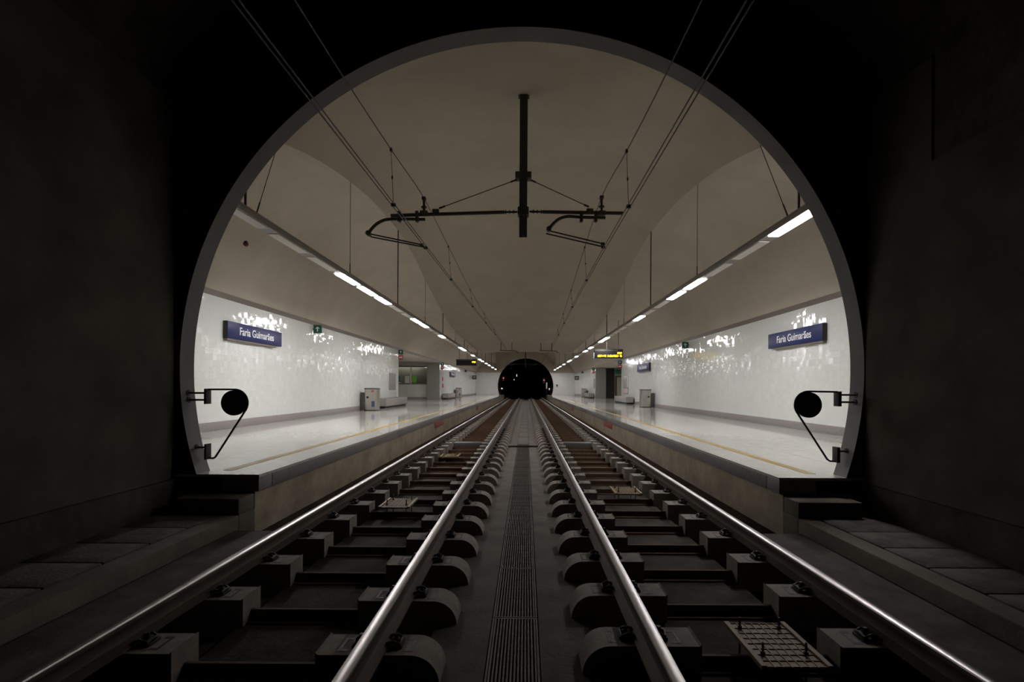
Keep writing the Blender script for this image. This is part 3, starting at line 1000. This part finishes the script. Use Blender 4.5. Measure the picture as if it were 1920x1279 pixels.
# overhead wires
def polyx(knots):
    return pchip(knots)
for sg, nm in ((-1, 'left'), (1, 'right')):
    t = thing('overhead_line', ((-1.72 if sg < 0 else 1.46), 0, 0), 'dark overhead wires with droppers above the %s track' % nm, 'overhead wires')
    ox = -1.72 if sg < 0 else 1.46
    if sg < 0:
        fx = polyx([(-7, -1.90), (3.2, -1.80), (9.2, -1.725), (36, -1.26), (68.8, -1.72), (110, -1.6)])
        mx_ = polyx([(-7, -1.85), (5, -1.80), (9.2, at(795, 372, 9.2).x), (36, -1.30), (68.8, -1.76), (110, -1.6)])
    else:
        fx = polyx([(-7, 1.53), (3.2, 1.475), (9.2, 1.455), (36, 1.72), (68.8, 1.46), (110, 1.5)])
        mx_ = polyx([(-7, 1.5), (5, 1.45), (9.2, at(1128, 372, 9.2).x), (36, 1.70), (68.8, 1.44), (110, 1.5)])
    zc = polyx([(-7, 3.83), (3.2, 3.85), (9.2, 3.88), (36, 3.93), (68.8, 3.88), (110, 3.85)])
    zm = polyx([(-7, 4.50), (3, 4.47), (5, 4.52), (7, 4.63), (9.2, at(1128, 370, 9.2).z if sg > 0 else at(795, 372, 9.2).z), (11.9, 4.66), (16, 4.42), (24, 4.18), (36, 4.05), (52, 4.2), (68.8, 4.75), (80, 4.5), (110, 4.5)])
    yy = [-7 + i * 1.0 for i in range(118)]
    for off in (-0.022, 0.022):
        MB().tube([(fx(y) + off - ox, y, zc(y)) for y in yy], 0.0075, 6).build('contact_wire', M['wire'], t)
    MB().tube([(mx_(y) - ox, y, zm(y)) for y in [-7 + i * 0.5 for i in range(235)]], 0.0075, 6).build('messenger_wire', M['wire'], t)
    for y in (7.0, 11.9, 15.9, 20.0, 24.5):
        b = MB()
        p, q = Vector((fx(y) - ox, y, zc(y))), Vector((mx_(y) - ox, y, zm(y)))
        b.cyl(p, q, 0.0035, 6)
        b.box(p - Vector((0.03, 0.025, 0.02)), p + Vector((0.03, 0.025, 0.025)), 0, 0.005)
        b.box(q - Vector((0.015, 0.025, 0.025)), q + Vector((0.015, 0.025, 0.02)), 0, 0.005)
        m_ = p.lerp(q, 0.5)
        b.cyl(m_ - Vector((0, 0, 0.02)), m_ + Vector((0, 0, 0.02)), 0.012, 6)
        b.build('dropper', M['wire'], t)

# ------------------------------------------------------------------ round mirrors at the portal
YMR = 5.95
def make_mirror(sg, label):
    org = Vector((XP, YMR, 0))
    def A(px, py): return at(px, py, YMR) - org
    if sg < 0:
        up, pins, c, r = ((387, 391.5), (729, 757.5)), (737, 750), A(439.5, 755.5), 0.146
        pts_in, pts_out = [A(390, 730.3)], [A(404, 857), A(400.5, 859.3), A(390, 859)]
        lo, lpin = ((387.5, 391.5), (832, 861)), (839,)
        tan, wallx = A(461.5, 768), None
    else:
        up, pins, c, r = ((1567.5, 1573.5), (734, 762)), (740.5, 754), A(1515.5, 759.5), 0.148
        pts_in, pts_out = [A(1571, 735)], [A(1551, 861.5), A(1556, 864.8), A(1567, 865)]
        lo, lpin = ((1565, 1571), (838, 867)), (846,)
        tan, wallx = A(1496, 774), None
    t = thing('platform_mirror', org, label, 'mirror', 'round mirrors on the portal rims')
    b = MB()
    b.cyl(c + Vector((0, -0.02, 0)), c + Vector((0, 0.012, 0)), r, 40, smooth=False)
    b.cyl(c + Vector((0, -0.028, 0)), c + Vector((0, -0.018, 0)), r * 0.86, 40, smooth=False)
    disc = b.build('mirror_back', M['disc'], t)
    # convex face on the platform side
    rows = []
    for i in range(7):
        a = i / 6
        rows.append([(c.x + math.cos(2 * PI * k / 32) * r * 0.95 * a, 0.012 + 0.028 * (1 - a * a), c.z + math.sin(2 * PI * k / 32) * r * 0.95 * a) for k in range(33)])
    MB().grid(rows).build('mirror_face', M['mirror'], t)
    # tube
    R = r + 0.010
    a_end = math.atan2(tan.z - c.z, tan.x - c.x)
    path = [pts_in[0], Vector((c.x + (-0.02 if sg < 0 else 0.02), 0, c.z + R))]
    a_start = PI / 2
    n = 14
    if sg > 0 and a_end < 0: a_end += 2 * PI
    for i in range(n + 1):
        a = a_start + (a_end - a_start) * i / n
        path.append(Vector((c.x + R * math.cos(a), 0, c.z + R * math.sin(a))))
    path += pts_out
    MB().tube(path, 0.011, 10).build('bent_tube', M['black'], t)
    for (xs, zs), ps in ((up, pins), (lo, lpin)):
        p, q = A(xs[0], zs[1]), A(xs[1], zs[0])
        plate = MB().box((p.x, -0.05, p.z), (q.x, 0.05, q.z), 0, 0.003).build('bracket_plate', M['black'], t)
        for pz in ps:
            z = A(xs[0], pz).z
            dz = z - ZP
            xw = math.copysign(math.sqrt(RP * RP - dz * dz), sg) + (XP - org.x)
            b = MB().cyl(((p.x + q.x) / 2, 0, z), (xw + sg * 0.01, 0, z), 0.011, 8)
            b.cyl((xw - sg * 0.006, 0, z), (xw + sg * 0.015, 0, z), 0.035, 12)
            b.build('wall_pin', M['black'], t)
    return t


ml = make_mirror(-1, 'round black disc of a mirror on a bent tube, near left rim of the portal')
mr = make_mirror(1, 'round black disc of a mirror on a bent tube, near right rim of the portal')
dup(mr, (XP, 2 * YM - YMR, 0), 'tiny bright mirror on the left rim of the far portal', rz=PI)
dup(ml, (XP, 2 * YM - YMR, 0), 'tiny bright mirror on the right rim of the far portal', rz=PI)

# ------------------------------------------------------------------ text
def text_mesh(body, height, width=None):
    cu = bpy.data.curves.new('lettering', 'FONT')
    cu.body = body
    cu.size = 1.0
    cu.extrude = 0.004
    cu.offset = 0.012
    o = bpy.data.objects.new('lettering', cu)
    COL.objects.link(o)
    bpy.context.view_layer.update()
    dg = bpy.context.evaluated_depsgraph_get()
    me = bpy.data.meshes.new_from_object(o.evaluated_get(dg))
    COL.objects.unlink(o)
    bpy.data.objects.remove(o)
    bpy.data.curves.remove(cu)
    xs = [v.co.x for v in me.vertices]; zs = [v.co.y for v in me.vertices]
    x0, x1 = min(xs), max(xs)
    sy = height / 0.73
    sx = (width / (x1 - x0)) if width else sy
    for v in me.vertices:
        v.co = ((v.co.x - (x0 + x1) / 2) * sx, v.co.y * sy, v.co.z)
    return me


TXT = text_mesh('Faria Guimarães', 0.20, 1.72)
TXT.materials.append(M['white'])


def station_sign(sg, ya, yb, z0, z1, label, txt=True):
    """blue name sign on the tiled wall"""
    L2, h = (yb - ya) / 2, z1 - z0
    yc = (ya + yb) / 2
    t = thing('station_sign', (sg * XW, yc, z0), label, 'sign', 'blue station name signs', rz=(PI / 2 if sg < 0 else -PI / 2))
    # local x runs along the wall, -y faces the platform
    MB().box((-L2, -0.105, 0), (L2, 0.0, h), 0, 0.004).build('sign_box', M['signdark'], t)
    MB().box((-L2 + 0.002, -0.111, 0.004), (L2 - 0.002, -0.104, h - 0.004), 0, 0.002).build('sign_face', M['blue'], t)
    e = 0.28 * L2 / 1.4
    x0, x1 = (-L2 + 0.02, L2 - e) if sg < 0 else (-L2 + e, L2 - 0.02)
    MB().box((x0, -0.09, -0.05), (x1, 0.0, -0.001)).build('mounting_rail', M['brownmetal'], t)
    o = bpy.data.objects.new('lettering', TXT)
    COL.objects.link(o)
    o.parent = t
    s = L2 / 1.36
    o.scale = (s, s, 1)
    o.rotation_euler = (PI / 2, 0, 0)
    o.location = (0.02, -0.1125, h * 0.5 - 0.085 * s - (0.0))
    return t


station_sign(-1, 11.85, 14.47, 2.50, 2.90, 'blue sign reading Faria Guimarães on the left tiled wall, nearest the portal')
station_sign(1, 11.70, 14.32, 2.51, 2.91, 'blue sign reading Faria Guimarães on the right tiled wall, nearest the portal')
station_sign(1, 28.2, 31.2, 2.38, 2.82, 'small blue station sign further along the right tiled wall, above the bin')
station_sign(-1, 47.0, 50.0, 2.38, 2.82, 'tiny blue station sign on the left wall beyond the opening')


def arrow_sign(x, y, z, s, label, red=False):
    """square sign projecting from the wall"""
    nm = 'fire_sign' if red else 'exit_sign'
    t = thing(nm, (x, y, z), label, 'sign', 'red wall signs' if red else 'green arrow signs')
    MB().box((-s / 2, -0.02, -s / 2), (s / 2, 0.02, s / 2), 0, 0.004).build('sign_panel', M['red'] if red else M['green'], t)
    b = MB()
    u = s / 10
    if red:
        b.box((-3 * u, -0.024, -1.5 * u), (-0.5 * u, -0.02, 1.5 * u)); b.box((0.5 * u, -0.024, -1.5 * u), (3 * u, -0.02, 1.5 * u))
    else:
        b.box((-0.5 * u, -0.024, -2.8 * u), (0.5 * u, -0.02, 1.4 * u))
        y_ = -0.023
        b.face([(-2.6 * u, y_, 0.6 * u), (0, y_, 3.0 * u), (2.6 * u, y_, 0.6 * u), (1.6 * u, y_, 0.4 * u), (0, y_, 1.8 * u), (-1.6 * u, y_, 0.4 * u)])
    b.build('symbol', M['white'], t)
    sg = 1 if x > 0 else -1
    MB().box((min(sg * s / 2, sg * (XW - abs(x)) + sg * 0.01), -0.01, -0.02), (max(sg * s / 2, sg * (XW - abs(x)) + sg * 0.01), 0.01, 0.02)).build('wall_bracket', M['black'], t)


arrow_sign(-6.79, 16.85, 3.27, 0.27, 'green square sign with a white up arrow on the left wall')
arrow_sign(6.78, 21.6, 3.22, 0.27, 'green square sign with a white up arrow on the right wall')
for (x, y, z, lb) in ((-6.78, 28.0, 3.29, 'at the near edge of the left opening'), (6.78, 36.6, 3.24, 'at the near edge of the right opening'),
                      (-6.78, 41.9, 3.27, 'at the far edge of the left opening'), (6.78, 50.9, 3.27, 'at the far edge of the right opening')):
    arrow_sign(x, y, z, 0.26, 'small green sign ' + lb)
    arrow_sign(x, y, z - 0.29, 0.25, 'small red sign under the green one ' + lb, red=True)

# ------------------------------------------------------------------ departure displays
def display(x, y, z0, z1, w, rows, label):
    t = thing('departure_display', (x, y, z0), label, 'display', 'hanging departure displays')
    h = z1 - z0
    MB().box((-w / 2, -0.10, 0), (w / 2, 0.10, h), 0, 0.012).build('case', M['ledbox'], t)
    MB().box((-w / 2 - 0.02, -0.11, -0.005), (-w / 2, 0.11, h * 0.6), 0, 0.003).build('side_trim', M['white'], t)
    MB().box((-w / 2 + 0.05, -0.11, h - 0.10), (w / 2 - 0.25, -0.10, h - 0.04), 0, 0.002).build('top_strip', M['darkgrey'], t)
    for (a, c, r0, r1) in rows:
        b = MB()
        x0 = -w / 2 + a * w
        x1 = -w / 2 + c * w
        n = max(2, int((x1 - x0) / 0.055))
        st = (x1 - x0) / n
        rng = random.Random(int(a * 1000) + int(r0 * 100))
        for i in range(n):
            xx = x0 + i * st
            za, zb = h * r0, h * r1
            b.box((xx + 0.004, -0.106, za), (xx + 0.014, -0.101, zb))
            b.box((xx + st - 0.016, -0.106, za), (xx + st - 0.006, -0.101, zb if rng.random() < 0.7 else (za + zb) / 2))
            for zz in (za, (za + zb) / 2, zb):
                if rng.random() < 0.75:
                    b.box((xx + 0.006, -0.106, zz - 0.008), (xx + st - 0.008, -0.101, zz + 0.008))
        b.build('led_row', M['led'], t)
    for xx in ((-0.05 * w, 0.35 * w) if x > 0 else (-0.35 * w, 0.05 * w)):
        zc = (side_z(abs(x + xx), y) if abs(x + xx) > XS else ceil_z(x + xx, y)) - z0
        MB().cyl((xx, 0, h - 0.01), (xx, 0, zc + 0.02), 0.014, 8).build('hanger', M['black'], t)
    return t


q0, q1 = at(1113.5, 672, 26.7), at(1167.5, 654.5, 26.7)
display((q0.x + q1.x) / 2, 26.7, q0.z + 0.0, q1.z - 0.02, q1.x - q0.x, [(0.80, 0.965, 0.50, 0.66), (0.12, 0.42, 0.16, 0.36), (0.46, 0.85, 0.16, 0.36), (0.89, 0.965, 0.16, 0.36)],
        'black departure display with amber text lines above the right platform')
q0, q1 = at(855.5, 685.5, 38.5), at(893.5, 674, 38.5)
display((q0.x + q1.x) / 2, 38.5, q0.z, q1.z, q1.x - q0.x, [(0.78, 0.97, 0.45, 0.68)],
        'black departure display with one amber block above the left platform')

# ------------------------------------------------------------------ bins and benches
def make_bin(loc, label, sg, red):
    t = thing('litter_bin', loc, label, 'bin', 'steel litter bins')
    # steel body: rounded box, with a lower dark box on the wall side
    pr = []
    w, d, r = 0.28, 0.26, 0.12
    for cx, cy, a0 in ((w - r, d - r, 0), (-w + r, d - r, PI / 2), (-w + r, -d + r, PI), (w - r, -d + r, 1.5 * PI)):
        for i in range(7):
            a = a0 + PI / 2 * i / 6
            pr.append((cx + r * math.cos(a), cy + r * math.sin(a)))
    n = len(pr)
    def ext(b, z0, z1, k=1.0, mi=0):
        v = [(x * k, y * k, z0) for x, y in pr] + [(x * k, y * k, z1) for x, y in pr]
        b.idx(v, [(i, (i + 1) % n, n + (i + 1) % n, n + i) for i in range(n)], mi, True)
        b.face(v[:n][::-1], mi); b.face(v[n:], mi)
    b = MB(); ext(b, 0.03, 0.90); b.build('body', M['steel'], t)
    b = MB(); ext(b, 0.90, 0.95, 1.03); b.build('lid', M['darkgrey'], t)
    b = MB(); ext(b, 0.0, 0.03, 0.94); b.build('base', M['plinth'], t)
    MB().box((sg * 0.27, -0.2, 0.0), (sg * 0.43, 0.2, 0.76), 0, 0.02).build('side_box', M['darkgrey'], t)
    MB().box((sg * 0.12 - 0.05, -0.266, 0.52), (sg * 0.12 + 0.05, -0.255, 0.60), 0, 0.01).build('slot', M['plinth'], t)
    if red:
        MB().box((-0.10 * sg - 0.06, -0.264, 0.78), (-0.10 * sg + 0.04, -0.258, 0.86)).build('red_label', mat('bin_red', (0.5, 0.06, 0.07), 0.5), t)
        MB().box((-0.12 * sg - 0.07, -0.264, 0.16), (-0.12 * sg + 0.06, -0.258, 0.40)).build('blue_label', mat('bin_blue', (0.05, 0.07, 0.2), 0.5), t)
    return t


b1 = make_bin((-6.47, 21.8, ZPLAT), 'steel litter bin with red and blue labels by the left wall, before the bench', -1, True)
b2 = make_bin((6.46, 27.4, ZPLAT), 'steel litter bin with a black slot by the right wall, before the bench', 1, False)
dup(b1, (-6.5, 50.2, ZPLAT), 'small distant steel bin by the left wall beyond the opening')
dup(b2, (6.5, 56.8, ZPLAT), 'small distant steel bin by the right wall beyond the opening')


def make_bench(loc, L, label):
    t = thing('bench', loc, label, 'bench', 'stone block benches')
    MB().box((-0.24, 0, 0.10), (0.24, L, 0.47), 0, 0.012).build('seat_block', M['bench'], t)
    MB().box((-0.17, 0.08, 0.0), (0.17, L - 0.08, 0.10)).build('plinth', M['plinth'], t)
    return t


e1 = make_bench((-6.62, 23.7, ZPLAT), 4.2, 'low grey stone bench against the left wall, next to the steel bin')
e2 = make_bench((6.62, 32.3, ZPLAT), 4.2, 'low grey stone bench against the right wall, between bin and opening')
dup(e1, (-6.62, 42.6, ZPLAT), 'small distant stone bench by the left wall beyond the opening')
dup(e2, (6.62, 51.2, ZPLAT), 'small distant stone bench by the right wall beyond the opening')

# ------------------------------------------------------------------ wall panels and small fittings
t = thing('info_panel', (-XW, 26.9, 1.22), 'tall grey information panel on the left wall above the bench', 'panel')
MB().box((0, -0.62, 0), (0.03, 0.62, 0.9), 0, 0.006).build('board', M['panel'], t)
MB().box((0.03, -0.55, 0.06), (0.034, 0.55, 0.84)).build('print', mat('panel_print', (0.27, 0.25, 0.26), 0.4), t)
t = thing('info_panel', (XW, 35.2, 1.02), 'grey and pink information panel on the right wall above the bench', 'panel')
MB().box((-0.03, -0.85, 0), (0, 0.85, 1.2), 0, 0.006).build('board', M['panel'], t)
MB().box((-0.034, -0.75, 0.03), (-0.03, 0.75, 0.34)).build('print', M['pink'], t)
MB().box((-0.05, -0.88, 0.45), (-0.03, -0.78, 1.15)).build('edge_strip', M['white'], t)
t = thing('info_panel', (XW, 51.6, 1.35), 'tiny grey panel on the right wall beyond the opening', 'panel')
MB().box((-0.03, -0.5, 0), (0, 0.5, 1.0), 0, 0.006).build('board', M['panel'], t)
for z, lb in ((1.92, 'upper'), (1.36, 'lower')):
    b = MB().box((-XW, 42.95, z), (-XW + 0.04, 43.5, z + 0.32), 0, 0.005)
    tag(b.build('fire_point_plate', M['red']), '%s of two narrow red plates on the left wall past the opening' % lb, 'plate')
for sg, y, nm in ((-1, 58.5, 'left'), (1, 61.0, 'right')):
    t = thing('security_camera', (sg * (XW - 0.02), y, 3.30), 'small black security camera high on the %s wall' % nm, 'camera')
    MB().cyl((0, 0, 0), (-sg * 0.14, 0, -0.03), 0.03, 8).build('arm', M['black'], t)
    MB().box((-sg * 0.14 - 0.11, -0.22, -0.16), (-sg * 0.14 + 0.11, 0.16, 0.04), 0, 0.02).build('body', M['black'], t)
for sg, y, nm in ((-1, 66.5, 'left'), (1, 66.0, 'right')):
    t = thing('hanging_sign', (sg * 6.62, y, 2.42), 'tiny dark sign projecting from the %s wall near the far end' % nm, 'sign')
    MB().box((-0.27, -0.05, 0), (0.27, 0.05, 0.52), 0, 0.01).build('sign_panel', M['darkgrey'], t)
    MB().box((-0.15, -0.054, 0.14), (0.15, -0.05, 0.4)).build('symbol', M['housing'], t)
    MB().box((min(0.27 * sg, 0.36 * sg), -0.02, 0.22), (max(0.27 * sg, 0.36 * sg), 0.02, 0.3)).build('wall_bracket', M['black'], t)

# red beacon on the left vault
xb, yb = -6.55, 12.0
q = at(459, 548, yb)
xb = q.x
zb = side_z(-xb, yb)
t = thing('alarm_beacon', (xb, yb, zb), 'small dark red alarm beacon on the left vault above the tiles', 'beacon')
nrm = Vector((0.55, 0, -0.83)).normalized()
MB().cyl(Vector((0, 0, 0)) - nrm * 0.02, nrm * 0.03, 0.06, 16).build('base', M['black'], t)
MB().tube([nrm * 0.03, nrm * 0.07, nrm * 0.09], [0.052, 0.045, 0.02], 16).build('dome', M['beacon'], t)

# red plates under the platform edges
k = 0
for sg, nm in ((-1, 'left'), (1, 'right')):
    for ya, yb, wh in ((17.35, 19.2, 'nearer'), (31.6, 33.2, 'further')):
        t = thing('warning_plate', (sg * (XE + 0.05), ya, 0.0), 'red plate on the concrete under the %s platform edge, the %s one' % (nm, wh), 'plate')
        MB().box((-sg * 0.012 if sg > 0 else 0, 0, -0.02), (0 if sg > 0 else 0.012, yb - ya, 0.175), 0, 0.003).build('plate', M['redplate'], t)
        MB().box((-sg * 0.014, 0.2, 0.06), (-sg * 0.011, yb - ya - 0.2, 0.09)).build('text_bar', M['red'], t)

# ------------------------------------------------------------------ far tunnel fittings
for px, py, nm in ((944, 709, 'left'), (1020, 713, 'right')):
    q = at(px, py, 73.2)
    t = thing('signal', q, 'red signal light inside the far tunnel on the %s' % nm, 'signal')
    MB().box((-0.16, 0.0, -0.45), (0.16, 0.2, 0.3), 0, 0.03).build('signal_case', M['black'], t)
    MB().cyl((0, 0.0, 0), (0, -0.03, 0), 0.07, 20).build('red_lens', M['redlens'], t)
    MB().cyl((0, 0.0, -0.25), (0, -0.02, -0.25), 0.085, 20).build('dark_lens', M['disc'], t)
    sg = -1 if nm == 'left' else 1
    b = MB().cyl((sg * 0.1, 0.12, -0.05), (sg * 3.94 - q.x, 0.12, -0.05), 0.03, 8)
    b.build('wall_arm', M['black'], t)
q = at(1025.0, 722, 73.0)
t = thing('marker_post', (q.x, 73.0, 0.0), 'thin white marker post at the far tunnel mouth', 'post')
MB().cyl((0, 0, 0), (0, 0, 1.25), 0.03, 10).build('pole', M['black'], t)
MB().box((-0.09, -0.03, 1.25), (0.09, 0.03, 2.15), 0, 0.01).build('marker_board', M['white'], t)
for px, py, nm in ((964, 712, 'lower'), (969, 704, 'upper')):
    q = at(px, py, 112.0 if nm == 'upper' else 104.0)
    t = thing('tunnel_lamp', q, 'tiny white light deep in the far tunnel, the %s one' % nm, 'lamp')
    MB().box((-0.06, 0.0, -0.26 if nm == 'upper' else -0.1), (0.06, 0.06, 0.26 if nm == 'upper' else 0.1), 0, 0.02).build('lamp_glass', M['lamp'], t)
    MB().box((-0.12, 0.06, -0.36), (0.12, 0.12, 0.36), 0, 0.02).build('lamp_back', M['black'], t)
    MB().cyl((0, 0.1, 0), (-3.94 - q.x, 0.1, 0), 0.03, 8).build('wall_arm', M['black'], t)

# ------------------------------------------------------------------ world and view
w = bpy.data.worlds.new('world')
S.world = w
w.use_nodes = True
w.node_tree.nodes['Background'].inputs[0].default_value = (0, 0, 0, 1)
w.node_tree.nodes['Background'].inputs[1].default_value = 0
S.view_settings.view_transform = 'Standard'
S.view_settings.look = 'None'
S.view_settings.gamma = 1.0
S.view_settings.use_curve_mapping = False
S.view_settings.exposure = 0.0
S.cycles.max_bounces = 10
S.cycles.diffuse_bounces = 6
S.cycles.glossy_bounces = 5
S.cycles.transmission_bounces = 4
S.cycles.caustics_reflective = False
S.cycles.caustics_refractive = False
S.cycles.sample_clamp_indirect = 6.0
S.cycles.use_denoising = True
